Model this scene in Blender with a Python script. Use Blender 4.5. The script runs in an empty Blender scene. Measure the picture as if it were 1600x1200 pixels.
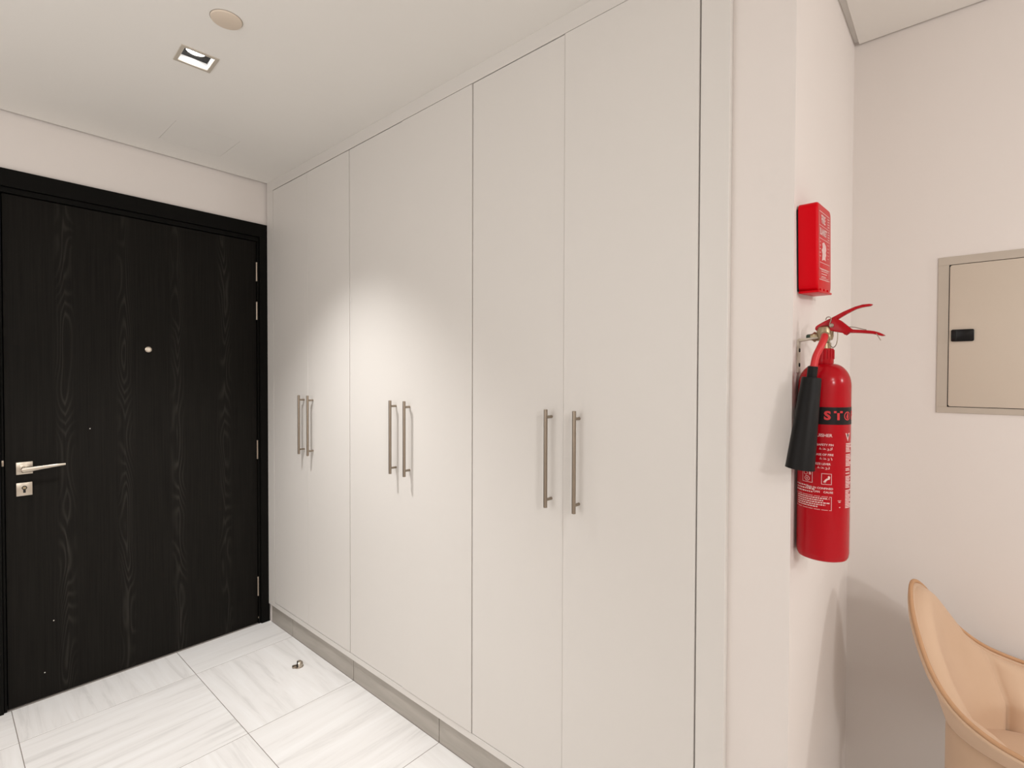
import bpy, bmesh, math, random
from mathutils import Vector, Matrix, noise
random.seed(7)
PI = math.pi
sc = bpy.context.scene
COL = sc.collection
R2 = math.radians

# ------------------------------------------------------------------ camera
FPX, YAW, PITCH, ROLL = 795.37, 2.2899, -0.0164, 0.0030
CAM = Vector((2.9616, -1.2620, 1.4090))
F = Vector((math.cos(YAW)*math.cos(PITCH), math.sin(YAW)*math.cos(PITCH), math.sin(PITCH)))
Rt = F.cross(Vector((0, 0, 1))).normalized()
Up = Rt.cross(F)
R_ = Rt*math.cos(ROLL) + Up*math.sin(ROLL)
U_ = -Rt*math.sin(ROLL) + Up*math.cos(ROLL)
cam_data = bpy.data.cameras.new('camera')
cam_data.sensor_fit = 'HORIZONTAL'; cam_data.sensor_width = 36.0
cam_data.lens = FPX/1600*36.0
cam_data.clip_start = 0.02
cam = bpy.data.objects.new('camera', cam_data)
cam.matrix_world = Matrix(((R_.x, U_.x, -F.x, CAM.x), (R_.y, U_.y, -F.y, CAM.y), (R_.z, U_.z, -F.z, CAM.z), (0, 0, 0, 1)))
COL.objects.link(cam); sc.camera = cam

# ------------------------------------------------------------------ world, lights, exposure
w = bpy.data.worlds.new('world'); sc.world = w; w.use_nodes = True
w.node_tree.nodes['Background'].inputs[0].default_value = (1.0, 0.94, 0.88, 1)
w.node_tree.nodes['Background'].inputs[1].default_value = 0.05
sc.view_settings.view_transform = 'Standard'; sc.view_settings.look = 'None'
sc.view_settings.exposure = 0.0; sc.view_settings.gamma = 1.0
try: sc.view_settings.use_curve_mapping = False
except Exception: pass

DL = (0.988, -0.652)            # entry downlight, on in the photo
H = 2.489                       # ceiling height
def area(name, loc, size, power, color, aim=None, spread=180, shape='DISK'):
    l = bpy.data.lights.new(name, 'AREA'); l.shape = shape; l.size = size; l.energy = power; l.color = color
    l.spread = R2(spread)
    o = bpy.data.objects.new(name, l); o.location = loc
    if aim is not None:
        o.rotation_euler = (Vector(aim)-Vector(loc)).to_track_quat('-Z', 'Y').to_euler()
    COL.objects.link(o); return o
WARM = (1.0, 0.99, 0.98)
spot = bpy.data.lights.new('entry_downlight_lamp', 'SPOT'); spot.energy = 134.0; spot.color = (1.0, 0.995, 0.985)
spot.spot_size = R2(94); spot.spot_blend = 1.0; spot.shadow_soft_size = 0.026
so = bpy.data.objects.new('entry_downlight_lamp', spot); so.location = (DL[0], DL[1], H+0.012); COL.objects.link(so)
area('living_lamp', (5.9, 0.25, 2.25), 0.24, 14.0, WARM, aim=(2.9, 0.3, 1.0), spread=170)
area('dining_lamp', (5.35, -2.10, 2.12), 0.30, 19.0, WARM, aim=(2.9, 0.5, 1.0), spread=170)
area('kitchen_downlight_lamp', (4.6, -1.6, H-0.03), 0.5, 20.0, WARM)
area('hall_fill_light', (1.6, -2.30, 1.70), 1.5, 11.5, (0.985, 1.0, 1.01), aim=(1.55, 0.0, 1.85), shape='SQUARE')  # added soft fill at the rear wall for even light; no window there

# ------------------------------------------------------------------ materials
def new_mat(name):
    m = bpy.data.materials.new(name); m.use_nodes = True
    nt = m.node_tree; b = nt.nodes['Principled BSDF']
    return m, nt, b
def srgb(r, g, b):
    f = lambda c: (c/255/12.92) if c/255 <= 0.04045 else ((c/255+0.055)/1.055)**2.4
    return (f(r), f(g), f(b), 1)
def N(nt, typ, **kw):
    n = nt.nodes.new(typ)
    for k, v in kw.items(): setattr(n, k, v)
    return n
def plain(name, rgb, rough=0.5, metal=0.0, var=0.03, scale=6.0, bump=0.0, bscale=120.0, spec=0.5, coat=0.0):
    """colour with a faint procedural variation and fine relief"""
    m, nt, b = new_mat(name)
    tc = N(nt, 'ShaderNodeTexCoord')
    nz = N(nt, 'ShaderNodeTexNoise'); nz.inputs['Scale'].default_value = scale; nz.inputs['Detail'].default_value = 3
    nt.links.new(tc.outputs['Object'], nz.inputs['Vector'])
    mx = N(nt, 'ShaderNodeMix', data_type='RGBA')
    c = srgb(*rgb)
    mx.inputs[6].default_value = tuple(x*(1-var) for x in c[:3])+(1,)
    mx.inputs[7].default_value = tuple(min(1, x*(1+var)) for x in c[:3])+(1,)
    nt.links.new(nz.outputs['Fac'], mx.inputs[0]); nt.links.new(mx.outputs[2], b.inputs['Base Color'])
    b.inputs['Roughness'].default_value = rough; b.inputs['Metallic'].default_value = metal
    b.inputs['Specular IOR Level'].default_value = spec
    if coat: b.inputs['Coat Weight'].default_value = coat; b.inputs['Coat Roughness'].default_value = 0.08
    if bump:
        n2 = N(nt, 'ShaderNodeTexNoise'); n2.inputs['Scale'].default_value = bscale
        nt.links.new(tc.outputs['Object'], n2.inputs['Vector'])
        bp = N(nt, 'ShaderNodeBump'); bp.inputs['Strength'].default_value = bump; bp.inputs['Distance'].default_value = 0.002
        nt.links.new(n2.outputs['Fac'], bp.inputs['Height']); nt.links.new(bp.outputs['Normal'], b.inputs['Normal'])
    return m
M = {}
M['wall'] = plain('wall_paint', (229, 221, 215), 0.75, var=0.012, scale=2.5, bump=0.05, bscale=60)
M['ceiling'] = plain('ceiling_paint', (240, 236, 230), 0.85, var=0.012, scale=2)
M['laminate'] = plain('wardrobe_laminate', (222, 217, 211), 0.5, var=0.008, scale=3, bump=0.02, bscale=300)
M['carcass'] = plain('carcass_board', (150, 140, 126), 0.6)
M['grout'] = plain('grout', (140, 132, 126), 0.9)
M['steel'] = plain('brushed_steel', (158, 146, 132), 0.32, 1.0, var=0.05, scale=30)
M['satin'] = plain('satin_nickel', (196, 186, 172), 0.33, 1.0, var=0.04, scale=40)
M['dark'] = plain('black_void', (14, 13, 12), 0.8)
M['doorframe'] = plain('black_frame', (17, 16, 14), 0.6, var=0.15, scale=20, spec=0.06)
M['red'] = plain('red_gloss_paint', (172, 4, 20), 0.2, var=0.03, spec=0.25)
M['redplastic'] = plain('red_plastic', (206, 0, 18), 0.35, var=0.03, spec=0.1)
M['redhose'] = plain('red_hose', (205, 36, 40), 0.45, var=0.05)
M['horn'] = plain('black_plastic', (20, 18, 17), 0.5, var=0.08, scale=30, bump=0.05, bscale=200, spec=0.2)
M['band'] = plain('black_band', (20, 17, 17), 0.4, spec=0.2)
M['print'] = plain('white_print', (226, 190, 186), 0.5)
M['redprint'] = plain('red_letter', (196, 34, 40), 0.4)
M['brass'] = plain('brass', (168, 152, 124), 0.38, 1.0, var=0.08, scale=50)
M['cap'] = plain('green_cap', (30, 52, 38), 0.5)
M['bracket'] = plain('bracket_paint', (205, 196, 180), 0.45)
M['dbframe'] = plain('db_frame_paint', (188, 176, 162), 0.55, var=0.02, scale=9, bump=0.1, bscale=80)
M['dbdoor'] = plain('db_door_paint', (202, 188, 172), 0.45, var=0.012, bump=0.03, bscale=160)
M['blackgloss'] = plain('black_latch', (9, 8, 8), 0.25, spec=0.3)
M['disc'] = plain('disc_plastic', (222, 206, 188), 0.5)
M['bezel'] = plain('lamp_bezel', (196, 186, 172), 0.4)
M['reflector'] = plain('lamp_reflector', (250, 250, 250), 0.3)
M['rubber'] = plain('black_rubber', (18, 16, 15), 0.6)
M['whitespeck'] = plain('paint_fleck', (215, 210, 200), 0.7)
m, nt, b = new_mat('lamp_lens'); b.inputs['Base Color'].default_value = (1, 1, 1, 1)
b.inputs['Emission Color'].default_value = (1, 0.97, 0.93, 1); b.inputs['Emission Strength'].default_value = 14.0; M['lens'] = m

def mat_tile():
    m, nt, b = new_mat('floor_porcelain')
    tc = N(nt, 'ShaderNodeTexCoord'); oi = N(nt, 'ShaderNodeObjectInfo')
    ml = N(nt, 'ShaderNodeVectorMath', operation='SCALE'); ml.inputs[0].default_value = (37, 23, 11)
    nt.links.new(oi.outputs['Random'], ml.inputs['Scale'])
    ad = N(nt, 'ShaderNodeVectorMath', operation='ADD')
    nt.links.new(tc.outputs['Object'], ad.inputs[0]); nt.links.new(ml.outputs[0], ad.inputs[1])
    mp = N(nt, 'ShaderNodeMapping'); mp.inputs['Scale'].default_value = (1.1, 13.0, 1.0); mp.inputs['Rotation'].default_value = (0, 0, R2(4))
    nt.links.new(ad.outputs[0], mp.inputs['Vector'])
    n1 = N(nt, 'ShaderNodeTexNoise'); n1.inputs['Scale'].default_value = 1.6; n1.inputs['Detail'].default_value = 6; n1.inputs['Roughness'].default_value = 0.62; n1.inputs['Distortion'].default_value = 0.7
    nt.links.new(mp.outputs[0], n1.inputs['Vector'])
    cr = N(nt, 'ShaderNodeValToRGB')
    e = cr.color_ramp.elements
    e[0].position = 0.28; e[0].color = srgb(212, 209, 206)
    e[1].position = 0.46; e[1].color = srgb(231, 228, 225)
    q = e.new(0.7); q.color = srgb(238, 236, 234)
    nt.links.new(n1.outputs['Fac'], cr.inputs['Fac']); nt.links.new(cr.outputs['Color'], b.inputs['Base Color'])
    b.inputs['Roughness'].default_value = 0.42; b.inputs['Specular IOR Level'].default_value = 0.4
    return m
M['tile'] = mat_tile()
def mat_skirt():
    m, nt, b = new_mat('skirting_porcelain')
    tc = N(nt, 'ShaderNodeTexCoord')
    mp = N(nt, 'ShaderNodeMapping'); mp.inputs['Scale'].default_value = (2.0, 1.0, 12.0); mp.inputs['Rotation'].default_value = (0, R2(18), 0)
    nt.links.new(tc.outputs['Object'], mp.inputs['Vector'])
    n1 = N(nt, 'ShaderNodeTexNoise'); n1.inputs['Scale'].default_value = 2.2; n1.inputs['Detail'].default_value = 6; n1.inputs['Distortion'].default_value = 0.6
    nt.links.new(mp.outputs[0], n1.inputs['Vector'])
    cr = N(nt, 'ShaderNodeValToRGB'); e = cr.color_ramp.elements
    e[0].position = 0.3; e[0].color = srgb(164, 157, 148); e[1].position = 0.7; e[1].color = srgb(180, 173, 164)
    nt.links.new(n1.outputs['Fac'], cr.inputs['Fac']); nt.links.new(cr.outputs['Color'], b.inputs['Base Color'])
    b.inputs['Roughness'].default_value = 0.5
    return m
M['skirt'] = mat_skirt()
def mat_wood():
    """black veneer: bands of nested cathedral grain on a vertical straight-grained ground"""
    m, nt, b = new_mat('black_veneer')
    L = nt.links.new
    tc = N(nt, 'ShaderNodeTexCoord'); sp = N(nt, 'ShaderNodeSeparateXYZ'); L(tc.outputs['Object'], sp.inputs[0])
    def mt(op, a, c=None, d=None):
        n = N(nt, 'ShaderNodeMath', operation=op)
        for i, v in enumerate((a, c, d)):
            if v is None: continue
            if isinstance(v, (int, float)): n.inputs[i].default_value = v
            else: L(v, n.inputs[i])
        return n.outputs[0]
    y, z = sp.outputs[1], sp.outputs[2]
    wob = N(nt, 'ShaderNodeTexNoise'); wob.inputs['Scale'].default_value = 1.3
    cb = N(nt, 'ShaderNodeCombineXYZ'); L(mt('MULTIPLY', y, 0.6), cb.inputs[0]); L(z, cb.inputs[1]); L(cb.outputs[0], wob.inputs['Vector'])
    yy = mt('ADD', y, mt('MULTIPLY', mt('SUBTRACT', wob.outputs['Fac'], 0.5), 0.05))
    per = 0.218
    cell = mt('DIVIDE', mt('ADD', yy, 0.317+per*0.5+2.18), per)
    fr = mt('FRACT', cell); dy = mt('MULTIPLY', mt('SUBTRACT', fr, 0.5), per)      # distance from the band's centre
    ady = mt('ABSOLUTE', dy)
    mask = mt('SUBTRACT', 1.0, mt('MINIMUM', mt('DIVIDE', ady, 0.036), 1.0))
    idx = mt('FLOOR', cell)
    n2 = N(nt, 'ShaderNodeTexNoise'); n2.inputs['Scale'].default_value = 1.6; n2.inputs['Detail'].default_value = 1.5
    c2 = N(nt, 'ShaderNodeCombineXYZ'); L(mt('MULTIPLY', yy, 4.5), c2.inputs[0]); L(z, c2.inputs[1]); L(mt('MULTIPLY', idx, 7.3), c2.inputs[2]); L(c2.outputs[0], n2.inputs['Vector'])
    v = mt('ADD', mt('MULTIPLY', n2.outputs['Fac'], 24.0), mt('MULTIPLY', ady, 62.0))
    rings = mt('POWER', mt('ADD', mt('MULTIPLY', mt('SINE', mt('MULTIPLY', v, 5.2)), 0.5), 0.5), 2.5)
    mod = N(nt, 'ShaderNodeTexNoise'); mod.inputs['Scale'].default_value = 2.4
    c4 = N(nt, 'ShaderNodeCombineXYZ'); L(idx, c4.inputs[0]); L(z, c4.inputs[1]); L(c4.outputs[0], mod.inputs['Vector'])
    g1 = mt('MULTIPLY', mt('MULTIPLY', rings, mask), mt('MULTIPLY', mod.outputs['Fac'], 1.5))
    fine = N(nt, 'ShaderNodeTexNoise'); fine.inputs['Scale'].default_value = 1.0; fine.inputs['Detail'].default_value = 4
    c3 = N(nt, 'ShaderNodeCombineXYZ'); L(mt('MULTIPLY', y, 160.0), c3.inputs[0]); L(mt('MULTIPLY', z, 3.0), c3.inputs[1]); L(c3.outputs[0], fine.inputs['Vector'])
    g2 = mt('MULTIPLY', fine.outputs['Fac'], 0.28)
    fac = mt('ADD', mt('MULTIPLY', g1, 0.5), g2)
    mx = N(nt, 'ShaderNodeMix', data_type='RGBA')
    mx.inputs[6].default_value = srgb(17, 15, 13); mx.inputs[7].default_value = srgb(62, 59, 54)
    L(fac, mx.inputs[0]); L(mx.outputs[2], b.inputs['Base Color'])
    bp = N(nt, 'ShaderNodeBump'); bp.inputs['Strength'].default_value = 0.25; bp.inputs['Distance'].default_value = 0.001
    L(fac, bp.inputs['Height']); L(bp.outputs['Normal'], b.inputs['Normal'])
    b.inputs['Roughness'].default_value = 0.6; b.inputs['Specular IOR Level'].default_value = 0.06
    return m
M['wood'] = mat_wood()
def mat_velvet():
    m, nt, b = new_mat('peach_velvet')
    tc = N(nt, 'ShaderNodeTexCoord')
    n1 = N(nt, 'ShaderNodeTexNoise'); n1.inputs['Scale'].default_value = 7; n1.inputs['Detail'].default_value = 3
    nt.links.new(tc.outputs['Object'], n1.inputs['Vector'])
    mx = N(nt, 'ShaderNodeMix', data_type='RGBA'); mx.inputs[6].default_value = srgb(207, 175, 146); mx.inputs[7].default_value = srgb(217, 187, 160)
    nt.links.new(n1.outputs['Fac'], mx.inputs[0]); nt.links.new(mx.outputs[2], b.inputs['Base Color'])
    b.inputs['Roughness'].default_value = 0.85; b.inputs['Sheen Weight'].default_value = 0.5; b.inputs['Sheen Roughness'].default_value = 0.4
    b.inputs['Sheen Tint'].default_value = srgb(250, 225, 205); b.inputs['Specular IOR Level'].default_value = 0.2
    n2 = N(nt, 'ShaderNodeTexNoise'); n2.inputs['Scale'].default_value = 700
    nt.links.new(tc.outputs['Object'], n2.inputs['Vector'])
    bp = N(nt, 'ShaderNodeBump'); bp.inputs['Strength'].default_value = 0.06; bp.inputs['Distance'].default_value = 0.001
    nt.links.new(n2.outputs['Fac'], bp.inputs['Height']); nt.links.new(bp.outputs['Normal'], b.inputs['Normal'])
    return m
M['velvet'] = mat_velvet()

M['cord'] = plain('piping_velvet_shaded', (196, 154, 118), 0.8, var=0.05, scale=40, spec=0.2)  # chair velvet toned darker: groove shade along the piping is in its colour
# ------------------------------------------------------------------ helpers
def empty(name, loc=(0, 0, 0), rz=0):
    o = bpy.data.objects.new(name, None); o.location = loc; o.rotation_euler = (0, 0, rz); o.empty_display_size = 0.05
    COL.objects.link(o); return o
def tag(o, label=None, cat=None, group=None, kind=None):
    for k, v in (('label', label), ('category', cat), ('group', group), ('kind', kind)):
        if v: o[k] = v
    return o
def link(name, me, mat, parent=None, smooth=False):
    o = bpy.data.objects.new(name, me); COL.objects.link(o)
    if mat is not None and not me.materials: me.materials.append(mat)
    if parent is not None: o.parent = parent
    if smooth:
        for p in me.polygons: p.use_smooth = True
    return o
def build(name, bm, mat, parent=None, smooth=False, auto=None):
    bmesh.ops.recalc_face_normals(bm, faces=bm.faces)
    me = bpy.data.meshes.new(name); bm.to_mesh(me); bm.free()
    o = link(name, me, mat, parent, smooth)
    if auto:
        for p in me.polygons: p.use_smooth = True
        try: me.set_sharp_from_angle(angle=R2(auto))
        except Exception: pass
    return o
def add_box(bm, x0, x1, y0, y1, z0, z1, bevel=0.0, seg=2):
    t = bmesh.new()
    bmesh.ops.create_cube(t, size=1.0)
    for v in t.verts: v.co = Vector(((x0+x1)/2+v.co.x*(x1-x0), (y0+y1)/2+v.co.y*(y1-y0), (z0+z1)/2+v.co.z*(z1-z0)))
    if bevel: bmesh.ops.bevel(t, geom=list(t.edges), offset=bevel, segments=seg, profile=0.5, affect='EDGES')
    merge(bm, t)
def merge(bm, t, mat=None):
    if mat is not None: bmesh.ops.transform(t, matrix=mat, verts=t.verts)
    me = bpy.data.meshes.new('tmp'); t.to_mesh(me); t.free(); bm.from_mesh(me); bpy.data.meshes.remove(me)
def box(name, dims, mat, parent=None, bevel=0.0, seg=2):
    bm = bmesh.new(); add_box(bm, *dims, bevel=bevel, seg=seg); return build(name, bm, mat, parent, auto=40 if bevel else None)
def catmull(pts, n=8):
    P = [Vector(p) for p in pts]; out = []
    P = [P[0]*2-P[1]] + P + [P[-1]*2-P[-2]]
    for i in range(1, len(P)-2):
        a, b_, c, d = P[i-1:i+3]
        for k in range(n):
            t = k/n
            out.append(0.5*((2*b_)+(c-a)*t+(2*a-5*b_+4*c-d)*t*t+(3*b_-a-3*c+d)*t**3))
    out.append(P[-2]); return out
def add_tube(bm, pts, rad, seg=12, closed=False, cap=True, flat=1.0):
    """sweep a circle (or ellipse, flat<1 squeezes it sideways) along pts; rad a number or list"""
    pts = [Vector(p) for p in pts]; n = len(pts); rings = []
    prev = None
    for i, p in enumerate(pts):
        a = pts[(i-1) % n] if (closed or i > 0) else p
        c = pts[(i+1) % n] if (closed or i < n-1) else p
        t = (c-a).normalized()
        ref = Vector((0, 0, 1)) if prev is None else prev
        if abs(t.dot(ref)) > 0.98: ref = Vector((1, 0, 0)) if prev is None else prev
        u = (ref - t*ref.dot(t)).normalized(); v = t.cross(u); prev = u
        r = rad[i] if isinstance(rad, (list, tuple)) else rad
        rings.append([bm.verts.new(p + u*math.cos(2*PI*k/seg)*r + v*math.sin(2*PI*k/seg)*r*flat) for k in range(seg)])
    m = n if closed else n-1
    for i in range(m):
        A, B = rings[i], rings[(i+1) % n]
        for k in range(seg): bm.faces.new((A[k], A[(k+1) % seg], B[(k+1) % seg], B[k]))
    if cap and not closed:
        bm.faces.new(rings[0][::-1]); bm.faces.new(rings[-1])
def add_lathe(bm, prof, centre=(0, 0, 0), seg=32, axis=None):
    """prof: (radius, height) pairs turned about z, or about `axis` through centre"""
    c = Vector(centre); q = Vector((0, 0, 1)).rotation_difference(Vector(axis).normalized()) if axis is not None else None
    rings = []
    for r, h in prof:
        if r < 1e-6:
            p = Vector((0, 0, h)); rings.append([bm.verts.new(c + (q @ p if q else p))])
        else:
            ring = []
            for k in range(seg):
                p = Vector((r*math.cos(2*PI*k/seg), r*math.sin(2*PI*k/seg), h)); ring.append(bm.verts.new(c + (q @ p if q else p)))
            rings.append(ring)
    for A, B in zip(rings, rings[1:]):
        for k in range(seg):
            k2 = (k+1) % seg
            if len(A) == 1 and len(B) == 1: continue
            if len(A) == 1: bm.faces.new((A[0], B[k2], B[k]))
            elif len(B) == 1: bm.faces.new((A[k], A[k2], B[0]))
            else: bm.faces.new((A[k], A[k2], B[k2], B[k]))
    for ring, rev in ((rings[0], True), (rings[-1], False)):
        if len(ring) > 1: bm.faces.new(ring[::-1] if rev else ring)
def add_prism(bm, poly, fn, depth, bevel=0.0):
    """poly: 2-D outline; fn(u, v, d) -> point; extruded over d in [-depth/2, depth/2]"""
    t = bmesh.new()
    A = [t.verts.new(fn(u, v, -depth/2)) for u, v in poly]; B = [t.verts.new(fn(u, v, depth/2)) for u, v in poly]
    n = len(poly)
    t.faces.new(A[::-1]); t.faces.new(B)
    for i in range(n): t.faces.new((A[i], A[(i+1) % n], B[(i+1) % n], B[i]))
    bmesh.ops.recalc_face_normals(t, faces=t.faces)
    if bevel: bmesh.ops.bevel(t, geom=list(t.edges), offset=bevel, segments=2, profile=0.5, affect='EDGES')
    merge(bm, t)
def rrect(w_, h_, r, n=5):
    out = []
    for cx, cy, a0 in ((w_/2-r, h_/2-r, 0), (-w_/2+r, h_/2-r, 90), (-w_/2+r, -h_/2+r, 180), (w_/2-r, -h_/2+r, 270)):
        for k in range(n+1):
            a = R2(a0+90*k/n); out.append((cx+r*math.cos(a), cy+r*math.sin(a)))
    return out
def text_geo(s, size, align='LEFT', bold=0.0, xscale=1.0):
    cu = bpy.data.curves.new('lettering', 'FONT'); cu.body = s; cu.size = size; cu.align_x = align; cu.align_y = 'CENTER'
    cu.resolution_u = 3; cu.offset = bold
    o = bpy.data.objects.new('lettering', cu); COL.objects.link(o)
    dg = bpy.context.evaluated_depsgraph_get(); dg.update()
    me = bpy.data.meshes.new_from_object(o.evaluated_get(dg))
    vs = [(v.co.x*xscale, v.co.y) for v in me.vertices]; fs = [tuple(p.vertices) for p in me.polygons]
    bpy.data.objects.remove(o); bpy.data.curves.remove(cu); bpy.data.meshes.remove(me)
    return vs, fs
def put_flat(bm, vs, fs, fn):
    V = [bm.verts.new(fn(u, v)) for u, v in vs]
    for f in fs:
        try: bm.faces.new([V[i] for i in f])
        except ValueError: pass
def rect_geo(u0, u1, v0, v1, n=6):
    vs, fs = [], []
    for i in range(n+1):
        u = u0+(u1-u0)*i/n; vs += [(u, v0), (u, v1)]
    for i in range(n): fs.append((2*i, 2*i+2, 2*i+3, 2*i+1))
    return vs, fs
def frame_geo(u0, u1, v0, v1, t):
    out = []
    for a in ((u0, u1, v0, v0+t), (u0, u1, v1-t, v1), (u0, u0+t, v0, v1), (u1-t, u1, v0, v1)): out.append(rect_geo(*a))
    return out

# ------------------------------------------------------------------ the shell of the room
YB = 0.745; XE = 6.6; YF = -2.4
# floor: grout bed with porcelain tiles on it, veins turned a quarter from tile to tile
floor = tag(box('floor', (-0.05, XE, YF, YB, -0.10, -0.0006), M['grout']), 'white vein-cut porcelain tile floor', kind='structure')
TX, TY, T = 0.2813, -0.4535, 0.6
g = 0.0013
def edges(lo, hi, o):
    a = [lo]; k = math.ceil((lo-o)/T+1e-6)
    while o+k*T < hi-1e-3: a.append(o+k*T); k += 1
    return a+[hi]
tile_cache = {}
ex, ey = edges(0.0, XE, TX), edges(YF, YB, TY)
for i in range(len(ex)-1):
    for j in range(len(ey)-1):
        x0, x1, y0, y1 = ex[i]+g, ex[i+1]-g, ey[j]+g, ey[j+1]-g
        if x0 < 2.3 and y0 > 0.02: continue                    # under the wardrobe
        kx = round((ex[i+1]-TX)/T) if i == 0 else round((ex[i]-TX)/T)+1
        ky = round((ey[j+1]-TY)/T) if j == 0 else round((ey[j]-TY)/T)+1
        turn = (kx+ky) % 2 == 1
        if y0 < 0.0 < y1 and x1 < 2.7: y1 = 0.0085
        sx, sy = x1-x0, y1-y0
        key = (round(sx, 4), round(sy, 4), turn)
        if key not in tile_cache:
            bm = bmesh.new(); a, c = (sy, sx) if turn else (sx, sy)
            add_box(bm, -a/2, a/2, -c/2, c/2, -0.002, 0.0, bevel=0.0005, seg=1)
            bmesh.ops.recalc_face_normals(bm, faces=bm.faces)
            me = bpy.data.meshes.new('tile'); bm.to_mesh(me); bm.free(); me.materials.append(M['tile']); tile_cache[key] = me
        t = bpy.data.objects.new('tile', tile_cache[key]); COL.objects.link(t); t.parent = floor
        t.location = ((x0+x1)/2, (y0+y1)/2, 0); t.rotation_euler = (0, 0, PI/2 if turn else 0)

# ceiling: board with a narrow shadow gap at the walls, a lamp hole and a hole for the access panel
bm = bmesh.new()
LX0, LX1, LY0, LY1 = DL[0]-0.048, DL[0]+0.048, DL[1]-0.048, DL[1]+0.048
PX0, PX1, PY0, PY1 = 0.200, 0.450, -0.564, -0.307
xs = sorted([0.015, PX0, PX1, LX0, LX1, 2.707, XE]); ys = sorted([YF, LY0, LY1, PY0, PY1, 0.001, 0.737])
for i in range(len(xs)-1):
    for j in range(len(ys)-1):
        cx, cy = (xs[i]+xs[i+1])/2, (ys[j]+ys[j+1])/2
        if LX0 < cx < LX1 and LY0 < cy < LY1: continue
        if PX0 < cx < PX1 and PY0 < cy < PY1: continue
        if cy > 0.001 and cx < 2.707: continue
        add_box(bm, xs[i], xs[i+1], ys[j], ys[j+1], H, H+0.0125)
add_box(bm, -0.1, XE, YF, 0.85, H+0.10, H+0.15)
add_box(bm, 2.66, 2.735, 0.0, 0.76, H+0.0127, H+0.018); add_box(bm, 2.735, XE, 0.72, 0.76, H+0.0127, H+0.018)   # back of the shadow gap
ceiling = tag(build('ceiling', bm, M['ceiling']), 'plain off-white plasterboard ceiling with shadow gap', kind='structure')
# door wall with its opening
bm = bmesh.new()
WT = H+0.10
add_box(bm, -0.10, 0.0, YF, -1.118, 0, WT); add_box(bm, -0.10, 0.0, -1.118, 0.002, 2.235, WT); add_box(bm, -0.10, 0.0, 0.002, 0.85, 0, WT)
tag(build('wall_left', bm, M['wall']), 'off-white wall around the black entrance door', kind='structure')
# pillar beside the wardrobe whose end face carries the extinguisher
bm = bmesh.new()
add_prism(bm, [(2.537, 0.0215), (2.680, 0.0215), (2.693, YB), (2.537, YB)], lambda u, v, d: Vector((u, v, WT/2+d)), WT)
tag(build('wall_end', bm, M['wall']), 'white wall end between wardrobe and alcove', kind='structure')
tag(box('wall_back', (2.56, XE, YB, YB+0.1, 0, WT), M['wall']), 'white back wall of the alcove', kind='structure')
tag(box('wall_rear', (-0.1, XE, YF-0.1, YF, 0, WT), M['wall']), 'white wall behind the viewpoint', kind='structure')
tag(box('wall_right', (XE, XE+0.1, YF-0.1, YB+0.1, 0, WT), M['wall']), 'white wall at the far right end of the room', kind='structure')

# skirting of tile pieces under the wardrobe
sk = tag(empty('baseboard_right'), 'grey porcelain skirting under the white wardrobe', kind='structure')
se = [0.0285]+[TX+k*T for k in range(4)]+[2.545]
for a, c in zip(se, se[1:]):
    box('tile', (a+0.0016, c-0.0016, 0.010, 0.020, 0.0, 0.101), M['skirt'], sk, bevel=0.0006, seg=1)
box('backing_board', (0.012, 2.545, 0.0205, 0.03, 0.0, 0.104), M['dark'], sk)

# ------------------------------------------------------------------ entrance door
door = tag(empty('door_1', (0, -0.555, 0)), 'black wood-grain entrance door with lever handle', kind='structure')
oy = -0.555
def dbox(bm, x0, x1, y0, y1, z0, z1, bv=0.0): add_box(bm, x0, x1, y0-oy, y1-oy, z0, z1, bevel=bv)
bm = bmesh.new()
for y0, y1 in ((-0.0405, 0.0055), (-1.135, -1.076)):
    dbox(bm, -0.06, 0.012, y0, y1, 0.0, 2.1810, 0.0012)
dbox(bm, -0.06, 0.012, -1.135, 0.0055, 2.1815, 2.254, 0.0012)
for y0, y1 in ((-0.0505, -0.0425), (-1.074, -1.066)): dbox(bm, -0.06, 0.002, y0, y1, 0.0, 2.1575, 0.001)
dbox(bm, -0.06, 0.002, -1.074, -0.0425, 2.158, 2.1795, 0.001)
dbox(bm, -0.062, -0.058, -1.12, 0.0, 0.0, 2.23)
frame = build('door_frame', bm, M['doorframe'], door)
leaf = box('door_leaf', (-0.052, -0.008, -1.0625-oy, -0.0535-oy, 0.006, 2.1545), M['wood'], door, bevel=0.0012)
XL = -0.008
def sub(name, bm, mat, parent, auto=40): return build(name, bm, mat, parent, auto=auto)
# lever handle on a square rose
bm = bmesh.new()
add_box(bm, XL, XL+0.009, -1.0305-oy, -0.9785-oy, 0.9865, 1.0385, bevel=0.0015)
add_box(bm, XL+0.009, XL+0.012, -1.020-oy, -0.989-oy, 0.997, 1.028, bevel=0.001)
sub('handle_rose', bm, M['satin'], leaf)
bm = bmesh.new()
hy = -1.0045-oy
add_tube(bm, [(XL+0.010, hy, 1.0125), (XL+0.036, hy, 1.0125)], 0.0095, 16)
path = catmull([(XL+0.040, hy-0.014, 1.0085), (XL+0.0425, hy+0.012, 1.0095), (XL+0.044, hy+0.045, 1.0125), (XL+0.045, hy+0.090, 1.0160), (XL+0.043, hy+0.127, 1.0172)], 6)
n = len(path); add_tube(bm, path, [0.0118*(1-0.62*(i/(n-1))**1.3)*(0.55 if i == 0 else 1) for i in range(n)], 12, flat=0.62)
sub('lever_handle', bm, M['satin'], leaf)
bm = bmesh.new(); add_box(bm, XL, XL+0.008, -1.0305-oy, -0.9805-oy, 0.8955, 0.9515, bevel=0.0015)
sub('lock_plate', bm, M['satin'], leaf)
bm = bmesh.new()
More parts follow.
